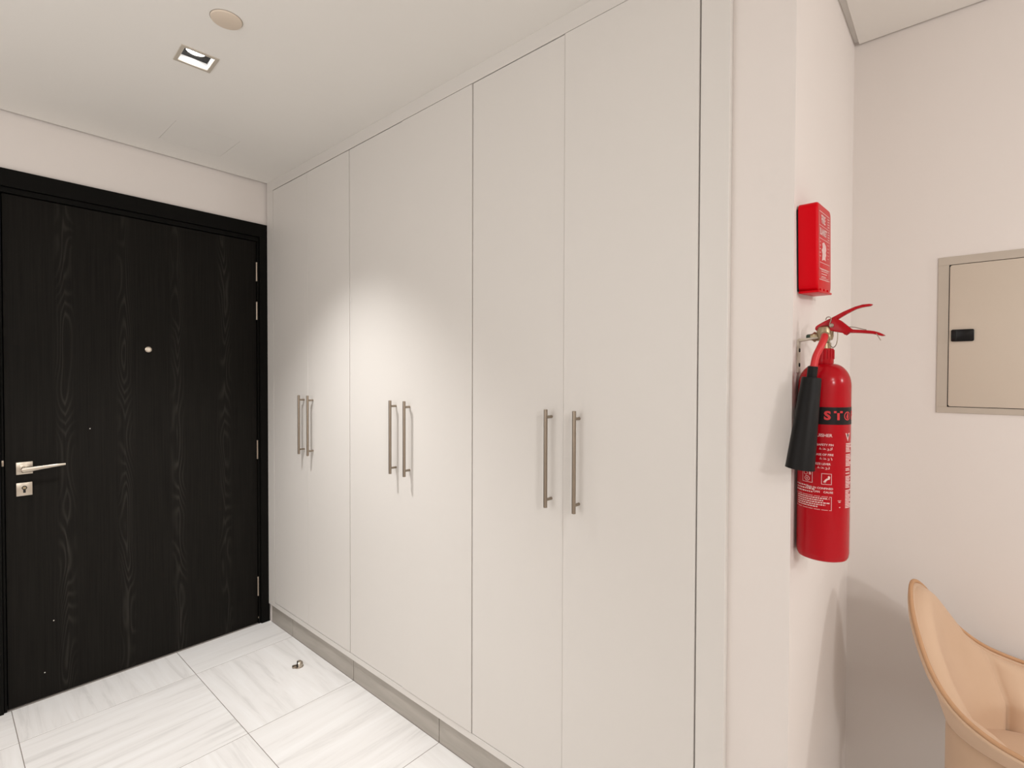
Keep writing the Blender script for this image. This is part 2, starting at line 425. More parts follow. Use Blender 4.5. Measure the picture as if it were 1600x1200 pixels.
add_lathe(bm, [(0.0085, 0), (0.0085, 0.0012), (0, 0.0012)], (XL+0.008, -1.0055-oy, 0.929), 20, (1, 0, 0))
add_box(bm, XL+0.008, XL+0.0092, -1.0095-oy, -1.0015-oy, 0.908, 0.925)
k1 = sub('keyhole', bm, M['dark'], leaf)
bm = bmesh.new()
add_lathe(bm, [(0.0055, 0), (0.0055, 0.0022), (0, 0.0022)], (XL+0.008, -1.0055-oy, 0.929), 20, (1, 0, 0))
sub('lock_cylinder', bm, M['brass'], leaf)
bm = bmesh.new(); add_lathe(bm, [(0.0145, 0), (0.0135, 0.004), (0.010, 0.005), (0.0085, 0.0035), (0, 0.0035)], (XL, -0.5615-oy, 1.531), 24, (1, 0, 0))
sub('peephole', bm, M['satin'], leaf)
for z0, z1 in ((1.934, 2.039), (1.718, 1.818), (0.936, 1.041), (0.160, 0.269)):
    bm = bmesh.new()
    add_tube(bm, [(-0.003, -0.0520-oy, z0), (-0.003, -0.0520-oy, z1)], 0.0058, 12)
    for q in (0.2, 0.4, 0.6, 0.8):
        add_tube(bm, [(-0.003, -0.0520-oy, z0+(z1-z0)*q-0.0008), (-0.003, -0.0520-oy, z0+(z1-z0)*q+0.0008)], 0.0063, 12)
    sub('hinge', bm, M['steel'], frame)
bm = bmesh.new(); add_box(bm, -0.006, 0.0035, -1.0735-oy, -1.0665-oy, 1.028, 1.052, bevel=0.0008); sub('strike_plate', bm, M['steel'], frame)
for y, z in ((-0.917, 0.329), (-0.948, 0.112), (-0.786, 1.162)):
    bm = bmesh.new(); add_lathe(bm, [(0.0024, 0), (0.0014, 0.001), (0, 0.0012)], (XL, y-oy, z), 8, (1, 0, 0)); sub('paint_fleck', bm, M['whitespeck'], leaf)
bm = bmesh.new(); add_lathe(bm, [(0.006, 0), (0.006, 0.004), (0, 0.005)], (-0.004, -0.0485-oy, 0.035), 12, (1, 0, 0)); sub('frame_screw', bm, M['steel'], frame)

# ------------------------------------------------------------------ wardrobe: three two-door units and their surround
ZT, ZB = 2.4314, 0.1298
J = [0.0897, 0.4788, 0.871, 1.264, 1.6705, 2.0653, 2.4722]
surr = tag(empty('wardrobe_surround', (0.012, 0.0, 0.0)), 'white laminate fascia and filler strips framing the wardrobe doors', 'trim')
sx = 0.012
box('top_fascia', (0.0, 2.5435-sx, 0.0, 0.018, ZT+0.003, H), M['laminate'], surr, bevel=0.0006, seg=1)
box('filler_strip', (0.0, J[0]-0.0015-sx, 0.0, 0.018, 0.1025, ZT+0.003), M['laminate'], surr, bevel=0.0006, seg=1)
box('filler_strip', (J[6]+0.002-sx, 2.5435-sx, 0.0, 0.0213, 0.0, ZT+0.003), M['laminate'], surr, bevel=0.0006, seg=1)
box('bottom_rail', (J[0]-0.0015-sx, J[6]+0.002-sx, 0.0, 0.018, 0.1025, ZB-0.002), M['laminate'], surr, bevel=0.0006, seg=1)
box('filler_strip', (0.002, 0.0165, 0.008, 0.020, 0.0, 0.1025), M['wall'], surr)
HX = {0: 0.4415, 1: 0.5335, 2: 1.2225, 3: 1.3165, 4: 2.0195, 5: 2.1235}
unit_labels = ['white two-door wardrobe unit next to the black entrance door', 'middle white two-door wardrobe unit between two others',
               'white two-door wardrobe unit nearest the fire extinguisher wall']
for u in range(3):
    xa, xb = J[2*u], J[2*u+2]
    t = tag(empty('wardrobe_unit', ((xa+xb)/2, 0.0, 0.104)), unit_labels[u], 'wardrobe', 'white wardrobe units along the wall')
    ox, oz = (xa+xb)/2, 0.104
    bm = bmesh.new()
    a, c = xa+0.001-ox, xb-0.001-ox
    z0, z1 = ZB-oz, ZT-oz
    add_box(bm, a, a+0.016, 0.021, 0.60, z0, z1); add_box(bm, c-0.016, c, 0.021, 0.60, z0, z1)
    add_box(bm, a+0.016, c-0.016, 0.021, 0.60, z0, z0+0.016); add_box(bm, a+0.016, c-0.016, 0.021, 0.60, z1-0.016, z1)
    add_box(bm, a+0.016, c-0.016, 0.594, 0.60, z0+0.016, z1-0.016)
    for zz in (0.9, 1.75): add_box(bm, a+0.016, c-0.016, 0.04, 0.594, zz, zz+0.016)
    build('carcass', bm, M['carcass'], t)
    for s in range(2):
        d = 2*u+s
        gl = 0.0016 if s == 0 else 0.0008; gr = 0.0008 if s == 0 else 0.0016
        if d == 5: gr = 0.0012
        proud = (0.0, 0.0006, 0.0, 0.0022, 0.0, 0.0030)[d]
        low = 0.0
        dr = box('door', (J[d]+gl-ox, J[d+1]-gr-ox, -proud, 0.018-proud, ZB-oz+0.0005, ZT-oz-0.0005), M['laminate'], t, bevel=0.0008, seg=1)
        hx = HX[d]-ox
        bm = bmesh.new(); hyy = -0.0300
        add_lathe(bm, [(0, 0), (0.0052, 0), (0.006, 0.0006), (0.006, 0.2994), (0.0052, 0.30), (0, 0.30)], (hx, hyy, 1.0065-oz), 16)
        for zz in (1.030, 1.283):
            add_tube(bm, [(hx, hyy+0.003, zz-oz), (hx, -proud+0.0002, zz-oz)], 0.0046, 12)
        build('handle', bm, M['steel'], dr, auto=40)

# ------------------------------------------------------------------ ceiling fittings
acc = box('access_panel', (PX0+0.0009, PX1-0.0009, PY0+0.0009, PY1-0.0009, H+0.0002, H+0.0125), M['ceiling'])
tag(acc, 'flush square access panel in the ceiling before the entrance door', 'access panel')
dl = tag(empty('downlight', (DL[0], DL[1], H), R2(-3)), 'lit square recessed downlight in the entry ceiling', 'downlight')
bm = bmesh.new(); o_, i_ = 0.056, 0.0445
for a in ((-o_, o_, i_, o_), (-o_, o_, -o_, -i_), (-o_, -i_, -i_, i_), (i_, o_, -i_, i_)): add_box(bm, *a, -0.0030, 0.001, bevel=0.0006, seg=1)
build('bezel', bm, M['bezel'], dl)
bm = bmesh.new()
for a in ((-i_-0.001, i_+0.001, i_, i_+0.001), (-i_-0.001, i_+0.001, -i_-0.001, -i_), (-i_-0.001, -i_, -i_, i_), (i_, i_+0.001, -i_, i_)): add_box(bm, *a, 0.0, 0.022)
build('reflector', bm, M['reflector'], dl)
bm = bmesh.new()                                               # black gimbal plate with a round hole for the lens
ro, n = 0.0290, 40
V0 = []; V1 = []
for k in range(n):
    a = 2*PI*k/n; c, s = math.cos(a), math.sin(a); q = (i_+0.001)/max(abs(c), abs(s))
    V0.append(bm.verts.new((ro*c, ro*s, 0.023))); V1.append(bm.verts.new((q*c, q*s, 0.021)))
for k in range(n): bm.faces.new((V0[k], V0[(k+1) % n], V1[(k+1) % n], V1[k]))
build('gimbal_plate', bm, M['rubber'], dl)
bm = bmesh.new(); add_lathe(bm, [(0.0320, 0.030), (0.0305, 0.0275), (0.024, 0.0250), (0.013, 0.0235), (0, 0.0230)], (0, 0, 0), 32); build('lens', bm, M['lens'], dl, smooth=True)
bm = bmesh.new(); add_lathe(bm, [(0.043, 0.0), (0.043, -0.0012), (0.0415, -0.0050), (0.038, -0.0062), (0, -0.0066)], (0, 0, 0), 48)
dc = tag(empty('ceiling_disc', (1.2755, -0.6585, H)), 'round flat blanking disc on the ceiling beside the downlight', 'ceiling cover')
build('cover_plate', bm, M['disc'], dc, auto=30)
bm = bmesh.new(); add_lathe(bm, [(0.0445, 0.0), (0.0445, -0.0006), (0.0432, -0.0008)], (0, 0, 0), 48); build('rim', bm, M['carcass'], dc)

# ------------------------------------------------------------------ door stop on the floor
ds = tag(empty('door_stop', (0.582, -0.103, 0.0), R2(-112)), 'small chrome half-dome door stop on the tiled floor', 'door stop')
bm = bmesh.new(); add_lathe(bm, [(0.0215, 0), (0.0215, 0.003), (0.0195, 0.0045), (0, 0.0045)], (0, 0, 0), 28); build('base', bm, M['steel'], ds, auto=40)
bm = bmesh.new()
add_lathe(bm, [(0.0195, 0.0046), (0.0190, 0.014), (0.0165, 0.0205), (0.0115, 0.0245), (0.005, 0.026), (0, 0.0262)], (0, 0, 0), 28)
bmesh.ops.bisect_plane(bm, geom=bm.verts[:]+bm.edges[:]+bm.faces[:], plane_co=(0.004, 0, 0), plane_no=(1, 0, 0), clear_outer=True)
bmesh.ops.holes_fill(bm, edges=bm.edges[:], sides=0)
build('dome', bm, M['satin'], ds, auto=35)
bm = bmesh.new()
add_prism(bm, [(-0.0178, 0.0046), (0.0178, 0.0046), (0.0175, 0.0135), (0.0150, 0.0195), (0.0100, 0.0235), (0.004, 0.0250), (-0.004, 0.0250), (-0.0100, 0.0235), (-0.0150, 0.0195), (-0.0175, 0.0135)], lambda u, v, d: Vector((0.0060+d, u, v)), 0.0038, 0.0006)
build('rubber_buffer', bm, M['rubber'], ds, auto=40)
bm = bmesh.new(); add_box(bm, 0.0082, 0.0300, -0.0105, 0.0105, 0.0, 0.0085, bevel=0.0035); build('toe', bm, M['steel'], ds, auto=40)

# ------------------------------------------------------------------ fire blanket case on the wall end
XW = 2.6808
fb = tag(empty('fire_blanket_case', (XW, 0.131, 1.612), 0), 'red plastic fire blanket case on the wall above the extinguisher', 'fire blanket')
hw, bh, bd = 0.0785, 0.198, 0.042
bm = bmesh.new(); add_box(bm, 0.0, 0.0035, -hw+0.001, hw-0.001, 0.002, bh-0.012, bevel=0.001); build('back_plate', bm, M['band'], fb)
bm = bmesh.new()
add_prism(bm, rrect(2*hw, bh, 0.016, 6), lambda u, v, d: Vector((0.0035+(bd-0.0035)/2+d, u, bh/2+v)), bd-0.0035)
t_ = [e for e in bm.edges if abs(e.verts[0].co.x-bd) < 1e-5 and abs(e.verts[1].co.x-bd) < 1e-5]
bmesh.ops.bevel(bm, geom=t_, offset=0.005, segments=3, profile=0.5, affect='EDGES')
case = build('case', bm, M['redplastic'], fb, auto=35)
bm = bmesh.new(); add_box(bm, 0.003, bd+0.0015, -hw-0.001, hw+0.001, -0.0035, 0.0015, bevel=0.0012)
for yy in (-0.045, -0.005, 0.036): add_box(bm, bd-0.006, bd+0.0022, yy-0.010, yy+0.010, 0.0005, 0.0062, bevel=0.001)
build('bottom_flap', bm, M['redplastic'], fb, auto=35)
bm = bmesh.new()
fx = lambda u, v: Vector((bd+0.0004, u, bh-v))
flat = lambda geo, s=1: put_flat(bm, geo[0], geo[1], fx)
u0, u1 = -0.062, 0.058
for gq in frame_geo(u0, u1, 0.018, 0.172, 0.0016): flat(gq)
for v in (0.049, 0.078, 0.132, 0.146): flat(rect_geo(u0, u1, v, v+0.0012))
flat(rect_geo(0.030, 0.0314, 0.018, 0.078))
def ftext(s, size, u, v, al='CENTER', bold=0.0, xs_=1.0):
    vs, fs = text_geo(s, size, al, bold, xs_); put_flat(bm, vs, fs, lambda a, c: fx(u+a, v-c))
ftext('FIRE', 0.026, -0.016, 0.035, bold=0.0009)
ftext('BLANKET', 0.021, -0.016, 0.0635, bold=0.0008, xs_=0.86)
for k in range(4): flat(rect_geo(0.036, 0.053, 0.024+k*0.006, 0.0262+k*0.006))
for k in range(4): flat(rect_geo(0.036, 0.053, 0.054+k*0.006, 0.0562+k*0.006))
# pictogram: a hand pulling a folded cloth
put_flat(bm, [(-0.030, 0.088), (-0.008, 0.084), (0.012, 0.090), (0.018, 0.100), (0.010, 0.106), (0.016, 0.112), (0.006, 0.118), (0.012, 0.126), (-0.010, 0.124), (-0.034, 0.128), (-0.028, 0.112), (-0.038, 0.104), (-0.026, 0.098)],
         [tuple(range(13))], fx)
for k in range(5): flat(rect_geo(-0.058, -0.046, 0.086+k*0.008, 0.0875+k*0.008)); flat(rect_geo(0.030, 0.050, 0.086+k*0.008, 0.0872+k*0.008))
for k in range(3): flat(rect_geo(-0.040, 0.036-k*0.012, 0.151+k*0.006, 0.1528+k*0.006))
for gq in frame_geo(-0.048, 0.044, 0.1475, 0.168, 0.0012): flat(gq)
build('printed_label', bm, M['print'], case)

fb.rotation_euler = (R2(4.5), 0, 0); fb.location.z -= 0.0035
# ------------------------------------------------------------------ fire extinguisher
AX, AY, RC = 2.7345, 0.0710, 0.0518
Z0 = 1.000
fe = tag(empty('fire_extinguisher', (AX, AY, Z0)), 'red carbon dioxide fire extinguisher with black horn hung on the wall', 'fire extinguisher')
bm = bmesh.new()
prof = [(0, 0.010), (0.030, 0.006), (0.042, 0.001), (0.0480, 0.0035), (0.0507, 0.009), (RC, 0.018), (RC, 0.388)]
for k in range(1, 13):
    a = PI/2*k/12; prof.append((0.0165+(RC-0.0165)*math.cos(a), 0.388+0.050*math.sin(a)))
prof += [(0.0165, 0.442)]
add_lathe(bm, prof, (0, 0, 0), 64)
cyl = build('cylinder', bm, M['red'], fe, auto=40)
bm = bmesh.new()
pr = [(0.0172, 0.438), (0.0178, 0.440), (0.0178, 0.470), (0.0168, 0.472), (0.0110, 0.472)]
add_lathe(bm, pr, (0, 0, 0), 32)
for k in range(18):
    a = 2*PI*k/18
    add_tube(bm, [(0.0178*math.cos(a), 0.0178*math.sin(a), 0.448), (0.0178*math.cos(a), 0.0178*math.sin(a), 0.469)], 0.0014, 6)
build('neck_collar', bm, M['red'], fe, auto=30)
# brass valve body: stem, block, side outlet with nut, safety burst plug with green cap
bm = bmesh.new()
add_lathe(bm, [(0.0125, 0.470), (0.0125, 0.484), (0.0105, 0.486), (0.0105, 0.490), (0.0150, 0.492), (0.0170, 0.500), (0.0165, 0.512), (0.0140, 0.520), (0.0080, 0.524), (0, 0.525)], (0, 0, 0), 24)
add_lathe(bm, [(0.0095, 0), (0.0095, 0.014), (0.0075, 0.014), (0.0075, 0.018)], (-0.010, 0.0, 0.4995), 20, (-1, 0, 0))
add_lathe(bm, [(0.0115, 0), (0.0115, 0.004), (0.0092, 0.004)], (-0.018, 0.0, 0.4995), 6, (-1, 0, 0))
add_lathe(bm, [(0.0110, 0), (0.0110, 0.016), (0.0085, 0.018), (0.0085, 0.022)], (0.0015, -0.010, 0.498), 20, (0.15, -1, 0))
valve = build('valve', bm, M['brass'], fe, auto=35)
bm = bmesh.new(); add_lathe(bm, [(0.0068, 0), (0.0068, 0.007), (0.0055, 0.009), (0, 0.009)], (-0.0275, 0.0, 0.4995), 16, (-1, 0, 0)); build('burst_plug', bm, M['cap'], valve, auto=40)
# levers, outlined in the plane of the valve
PXZ = lambda X, Y: (((1235+X/8.57)-1284.5)*0.00117-0.0015, 1.470-((460+Y/8.57)-546)*0.00139-Z0)
def smooth_poly(pts): return [PXZ(*p) for p in pts]
up = [(296, 450), (304, 412), (345, 385), (440, 340), (530, 303), (700, 225), (850, 172), (950, 150), (1040, 148), (1086, 158), (1055, 178), (945, 188), (860, 208), (740, 262), (612, 332), (575, 400), (545, 470), (470, 482), (390, 495), (335, 490)]
low = [(545, 318), (600, 322), (655, 342), (740, 412), (800, 462), (835, 480), (980, 492), (1110, 512), (1185, 538), (1252, 575), (1205, 582), (1090, 548), (930, 530), (775, 520), (728, 550), (685, 515), (600, 498), (520, 480), (500, 400)]
bm = bmesh.new(); add_prism(bm, smooth_poly(up), lambda u, v, d: Vector((u, d, v)), 0.0125, 0.0016); build('squeeze_lever', bm, M['red'], fe, auto=40)
bm = bmesh.new()
for side in (-0.0098, 0.0098):
    hd = [p for p in low[:6]] + [(830, 515), (775, 520), (728, 550), (685, 515), (600, 498), (520, 480), (500, 400)]
    add_prism(bm, smooth_poly(hd), lambda u, v, d: Vector((u, side+d, v)), 0.0032, 0.0008)
lo2 = [(800, 462), (835, 480), (980, 492), (1110, 512), (1185, 538), (1252, 575), (1205, 582), (1090, 548), (930, 530), (775, 520)]
add_prism(bm, smooth_poly(lo2), lambda u, v, d: Vector((u, d, v)), 0.0190, 0.0016)
carry = build('carry_handle', bm, M['red'], fe, auto=40)
def P3(X, Y, y): a = PXZ(X, Y); return Vector((a[0], y, a[1]))
bm = bmesh.new()
add_tube(bm, [P3(540, 412, -0.016), P3(540, 412, 0.016)], 0.0022, 10)
add_lathe(bm, [(0.0045, 0), (0.0045, 0.002), (0.002, 0.003), (0, 0.003)], P3(540, 412, -0.0115), 14, (0, -1, 0))
build('pivot_pin', bm, M['steel'], carry, auto=40)
bm = bmesh.new()
add_tube(bm, catmull([P3(458, 330, -0.011), P3(470, 302, -0.012), P3(495, 292, -0.012), P3(520, 300, -0.012), P3(535, 330, -0.012), P3(510, 400, -0.0125)], 6), 0.0010, 8)
add_tube(bm, catmull([P3(632, 505, -0.012), P3(630, 580, -0.013), P3(615, 670, -0.014), P3(575, 715, -0.014), P3(535, 690, -0.014), P3(522, 640, -0.013), P3(530, 560, -0.012)], 6), 0.0010, 8)
build('safety_pin', bm, M['steel'], fe, smooth=True)
bm = bmesh.new()
add_tube(bm, catmull([P3(770, 440, -0.008), P3(860, 452, -0.0095), P3(950, 478, -0.0098), P3(1010, 492, -0.0098)], 6), 0.0009, 8)
add_tube(bm, catmull([P3(1135, 545, -0.0096), P3(1165, 590, -0.0098), P3(1195, 640, -0.0098)], 6), 0.0009, 8)
build('seal_wire', bm, M['steel'], fe, smooth=True)
# red hose down to the black discharge horn
bm = bmesh.new()
hp = [(2.7365, 0.052, 1.4980), (2.7400, 0.034, 1.4975), (2.7415, 0.017, 1.4890), (2.7375, 0.004, 1.4720), (2.7310, -0.004, 1.4520), (2.7270, -0.009, 1.4250)]
add_tube(bm, catmull([Vector(p)-Vector((AX, AY, Z0)) for p in hp], 8), 0.0072, 16)
build('hose', bm, M['redhose'], fe, smooth=True)
ht, hb = Vector((2.7268, -0.0095, 1.4310)), Vector((2.7045, -0.0130, 1.2085))
hax = (hb-ht).normalized(); Lh = (hb-ht).length
bm = bmesh.new()
add_lathe(bm, [(0.0072, 0), (0.0098, 0.0005), (0.0098, 0.0235), (0.0180, 0.0240), (0.0190, 0.0270), (0.0283, Lh-0.004), (0.0288, Lh), (0.0262, Lh-0.001), (0.0160, 0.040)], ht-Vector((AX, AY, Z0)), 40, hax)
build('discharge_horn', bm, M['horn'], fe, auto=40)
# print on the cylinder; angle 0 faces the viewpoint, arc length grows to the right
cdir = Vector((0.170, -0.985, 0)).normalized(); rdir = Vector((0.985, 0.170, 0)).normalized()
def on_cyl(rr): return lambda u, v: Vector((0, 0, v-Z0)) + (cdir*math.cos(u/RC)+rdir*math.sin(u/RC))*rr
bm = bmesh.new()
vs, fs = rect_geo(-0.085, 0.085, 1.3045, 1.3425, 60); put_flat(bm, vs, fs, on_cyl(RC+0.0003))
band = build('band', bm, M['band'], cyl, smooth=True)
bm = bmesh.new()
def ctext(s, size, u, v, al='LEFT', bold=0.0, xs_=1.0, rr=RC+0.0004):
    vs, fs = text_geo(s, size, al, bold, xs_); put_flat(bm, vs, fs, lambda a, c: on_cyl(rr)(u+a, v+c))
ctext('S', 0.0255, 0.0000, 1.3235, bold=0.0011, xs_=1.06, rr=RC+0.0008)
ctext('T', 0.0255, 0.0190, 1.3235, bold=0.0011, xs_=1.12, rr=RC+0.0010)
def ring_geo(cu, cv, ru, rv, t, n=24, lens=False):
    vs, fs = [], []
    for k in range(n):
        a = 2*PI*k/n; vs += [(cu+ru*math.cos(a), cv+rv*math.sin(a)), (cu+(ru-t)*math.cos(a), cv+(rv-t)*math.sin(a))]
    for k in range(n): fs.append((2*k, (2*k+2) % (2*n), (2*k+3) % (2*n), 2*k+1))
    return vs, fs
put_flat(bm, *ring_geo(0.0510, 1.3235, 0.0100, 0.0096, 0.0022), on_cyl(RC+0.0006))
put_flat(bm, [(0.051+a, 1.3235+c) for a, c in ((0, 0.008), (0.0028, 0.004), (0.0036, -0.001), (0.0022, -0.0055), (0, -0.007), (-0.0022, -0.0055), (-0.0036, -0.001), (-0.0018, 0.003))], [tuple(range(8))], on_cyl(RC+0.0006))
ctext('P', 0.0255, 0.0640, 1.3235, bold=0.0011, xs_=1.06, rr=RC+0.0010)
build('band_lettering', bm, M['redprint'], cyl)
bm = bmesh.new()
oc = on_cyl(RC+0.0004)
ue = 0.0165
ctext('EXTINGUISHER', 0.0092, ue-0.0005, 1.2805, 'RIGHT', 0.0002)
ctext('PULL THE SAFETY PIN', 0.0062, ue+0.0025, 1.2600, 'RIGHT', 0.00015)
ctext('AIM AT BASE OF FIRE', 0.0062, ue+0.0025, 1.2385, 'RIGHT', 0.00015)
ctext('SQUEEZE LEVER', 0.0062, ue-0.003, 1.2180, 'RIGHT', 0.00015)
ctext('USED IN CONFINED', 0.0060, ue+0.0025, 1.1645, 'RIGHT', 0.00015)
ctext('CAN    CAUSE', 0.0060, ue+0.0025, 1.1565, 'RIGHT', 0.00015)
def strokes(v, u_r, spec):          # cursive script as it shows: short joined strokes and dots
    for us, dv, wd, hg in spec: put_flat(bm, *rect_geo(u_r-us-wd, u_r-us, v+dv, v+dv+hg, 3), oc)
ar = [(0.000, 0, 0.0009, 0.0052), (0.0018, -0.001, 0.0034, 0.0011), (0.0018, 0, 0.0009, 0.0036), (0.0030, 0.0030, 0.0009, 0.0009), (0.0065, -0.0022, 0.0009, 0.0034), (0.0065, 0.0010, 0.0030, 0.0010),
      (0.0075, -0.0022, 0.0024, 0.0009), (0.0120, 0, 0.0060, 0.0010), (0.0140, 0, 0.0009, 0.0030), (0.0165, 0.0028, 0.0009, 0.0009), (0.0200, 0, 0.0050, 0.0010), (0.0225, 0, 0.0009, 0.0044)]
strokes(1.2500, ue, ar); strokes(1.2285, ue+0.001, ar[2:]+[(0.001, -0.0015, 0.0012, 0.0030)]); strokes(1.2085, ue-0.003, ar[1:])
# pictogram boxes
for gq in frame_geo(-0.0035, ue-0.0005, 1.1735, 1.1975, 0.0009): put_flat(bm, *gq, oc)
put_flat(bm, [(0.001, 1.178), (0.005, 1.180), (0.0085, 1.1840), (0.0120, 1.1850), (0.0132, 1.1900), (0.0110, 1.1930), (0.0080, 1.1905), (0.0095, 1.1880), (0.0060, 1.1865), (0.0030, 1.1835)], [tuple(range(10))], oc)
put_flat(bm, *ring_geo(0.0030, 1.1795, 0.0024, 0.0024, 0.0008, 14), oc)
for gq in frame_geo(-0.044, -0.0205, 1.1745, 1.2015, 0.0009): put_flat(bm, *gq, oc)
ctext('B', 0.0085, -0.0285, 1.1945, bold=0.0002)
put_flat(bm, *ring_geo(-0.0360, 1.1945, 0.0045, 0.0042, 0.0008, 18), oc)
put_flat(bm, *ring_geo(-0.0325, 1.1830, 0.0060, 0.0055, 0.0010, 18), oc)
put_flat(bm, *ring_geo(-0.0325, 1.1830, 0.0022, 0.0022, 0.0008, 12), oc)
for k, (a, c) in enumerate(((-0.066, -0.030), (-0.066, -0.014), (-0.066, -0.018))):
    x = a
    while x < c-0.002:
        l = random.uniform(0.002, 0.006); put_flat(bm, *rect_geo(x, min(c, x+l), 1.1655-0.0062*k, 1.1655-0.0062*k+0.0028, 3), oc); x += l+0.0016
# maker's box of small print
for gq in frame_geo(-0.066, ue, 1.1170, 1.1470, 0.0009): put_flat(bm, *gq, oc)
ends = [0.0085, 0.0005, 0.0125, 0.0045, -0.010]
for k, e_ in enumerate(ends):
    x = -0.060
    while x < e_:
        l = random.uniform(0.0015, 0.0060); put_flat(bm, *rect_geo(x, min(e_, x+l), 1.1425-0.0048*k-0.0012, 1.1425-0.0048*k+0.0012, 3), oc); x += l+0.0012
ctext('L.L.C', 0.0048, 0.0135, 1.1425, 'RIGHT')
for a, c, v, hgt in ((0.0285, 0.0365, 1.1390, 0.0010), (0.0305, 0.0350, 1.1355, 0.0018), (0.0320, 0.0345, 1.1240, 0.0018)): put_flat(bm, *rect_geo(a, c, v, v+hgt, 3), oc)
# right-hand column: approval triangle over dense small print
put_flat(bm, [(0.046, 1.286), (0.061, 1.286), (0.0535, 1.268)], [(0, 1, 2)], oc)
v = 1.262
while v > 1.121:
    l = random.uniform(0.012, 0.026)
    if random.random() > 0.08: put_flat(bm, *rect_geo(0.0475, 0.0475+l, v, v+0.0020, 5), oc)
    v -= 0.0034
build('printed_label', bm, M['print'], cyl)
bm = bmesh.new(); put_flat(bm, [(0.0505, 1.2835), (0.0565, 1.2835), (0.0535, 1.2755)], [(0, 1, 2)], on_cyl(RC+0.0007)); build('triangle_mark', bm, M['band'], cyl)

# steel bracket the valve hangs from
br = tag(empty('wall_bracket', (XW, AY, 1.42)), 'cream steel L-bracket on the wall behind the extinguisher valve', 'bracket')
by = 0.0
bm = bmesh.new()
add_box(bm, 0.0, 0.0026, by-0.0135, by+0.0135, -0.002, 0.0735, bevel=0.0008)
add_prism(bm, [(0.0, 0.0735), (0.0026, 0.0700), (0.044, 0.0755), (0.044, 0.0785), (0.002, 0.0762)], lambda u, v, d: Vector((u, by+d, v)), 0.022, 0.0005)
build('plate', bm, M['bracket'], br, auto=35)
for zz in (0.016, 0.050):
    bm = bmesh.new(); add_lathe(bm, [(0.0048, 0), (0.0044, 0.0016), (0.002, 0.002), (0, 0.002)], (0.0026, by, zz), 14, (1, 0, 0)); build('screw', bm, M['dark'], br, auto=40)

# ------------------------------------------------------------------ distribution board door in the back wall
db = tag(empty('electrical_panel', (3.105, YB, 1.3)), 'beige metal electrical panel with black latch set in the back wall', 'electrical panel')
dx, dz = 3.105, 1.3
bm = bmesh.new()
xa, xb, za, zb = 2.9135-dx, 3.2965-dx, 1.3020-dz, 1.7665-dz
ia, ib, ja, jb = 2.9385-dx, 3.2715-dx, 1.3195-dz, 1.7425-dz
for a in ((xa, xb, za, ja), (xa, xb, jb, zb), (xa, ia, ja, jb), (ib, xb, ja, jb)): add_box(bm, a[0], a[1], -0.0040, 0.002, a[2], a[3], bevel=0.0007, seg=1)
build('frame', bm, M['dbframe'], db)
box('recess', (ia, ib, -0.0008, 0.0015, ja, jb), M['dark'], db)
bm = bmesh.new()
g_ = 0.0018
add_prism(bm, [((ia+ib)/2+u, (ja+jb)/2+v) for u, v in rrect(ib-ia-2*g_, jb-ja-2*g_, 0.006, 4)], lambda u, v, d: Vector((u, -0.0035+d, v)), 0.0045, 0.0008)
dd = build('door', bm, M['dbdoor'], db, auto=40)
bm = bmesh.new(); add_prism(bm, [(2.9705-dx+u, 1.5315-dz+v) for u, v in rrect(0.051, 0.0355, 0.004, 4)], lambda u, v, d: Vector((u, -0.0080+d, v)), 0.005, 0.0012)
add_box(bm, 2.9520-dx, 2.9580-dx, -0.0125, -0.0105, 1.5160-dz, 1.5470-dz, bevel=0.0008)
build('latch', bm, M['blackgloss'], dd, auto=40)

# ------------------------------------------------------------------ velvet tub chair
CX, CY = 3.150, 0.450
ch = tag(empty('tub_chair', (CX, CY, 0.0), R2(-8)), 'peach velvet tub chair with piped rim in the alcove by the wall', 'chair')
CA, CB = 0.281, 0.258
HK = [(0, .853), (10, .837), (17, .812), (30, .750), (37, .708), (46, .672), (53, .651), (60, .637), (71, .624), (84, .618), (94, .606), (103, .583), (109, .563), (112, .556)]
def interp(tab, x):
    for (a, p), (c, q) in zip(tab, tab[1:]):
        if x <= c:
            t = (x-a)/(c-a); return p+(q-p)*t
    return tab[-1][1]
def hrim(psi):
    a = abs(psi); return sum(interp(HK, max(0, min(112, abs(a+d)))) for d in (-4, -2, 0, 2, 4))/5
def zlow(psi): return 0.542+0.010*math.sin(R2(min(90, abs(psi))))**2
def plan(psi, s=1.0, off=0.0):
    a = R2(psi); r = s/math.sqrt((math.cos(a)/CA)**2+(math.sin(a)/CB)**2) - off
    return Vector((-r*math.cos(a), r*math.sin(a), 0))
def shell_pt(psi, t, off=0.0):                 # t 0 at the rim, 1 at the lower edge
    h = hrim(psi); z = h+(zlow(psi)-h)*t
    s = 1.0 + 0.020*math.sin(min(1, t*4)*PI)*(1 if t < .25 else 0) - 0.275*t**1.15
    p = plan(psi, s, off); p.z = z; return p
PS = [-112+224*i/84 for i in range(85)]
def grid(bm, fn, us, vs_):
    V = [[bm.verts.new(fn(u, v)) for v in vs_] for u in us]
    for i in range(len(us)-1):
        for j in range(len(vs_)-1): bm.faces.new((V[i][j], V[i+1][j], V[i+1][j+1], V[i][j+1]))
    return V
ts = [i/20 for i in range(21)]
bm = bmesh.new()                                # outer shell, 16 mm thick
A = grid(bm, lambda p, t: shell_pt(p, t), PS, ts); B = grid(bm, lambda p, t: shell_pt(p, t, 0.014), PS, ts)
def bridge(a, b_):
    for k in range(len(a)-1): bm.faces.new((a[k], a[k+1], b_[k+1], b_[k]))
bridge([r[0] for r in A], [r[0] for r in B]); bridge([r[-1] for r in A], [r[-1] for r in B]); bridge(A[0], B[0]); bridge(A[-1], B[-1])
build('shell', bm, M['velvet'], ch, smooth=True)
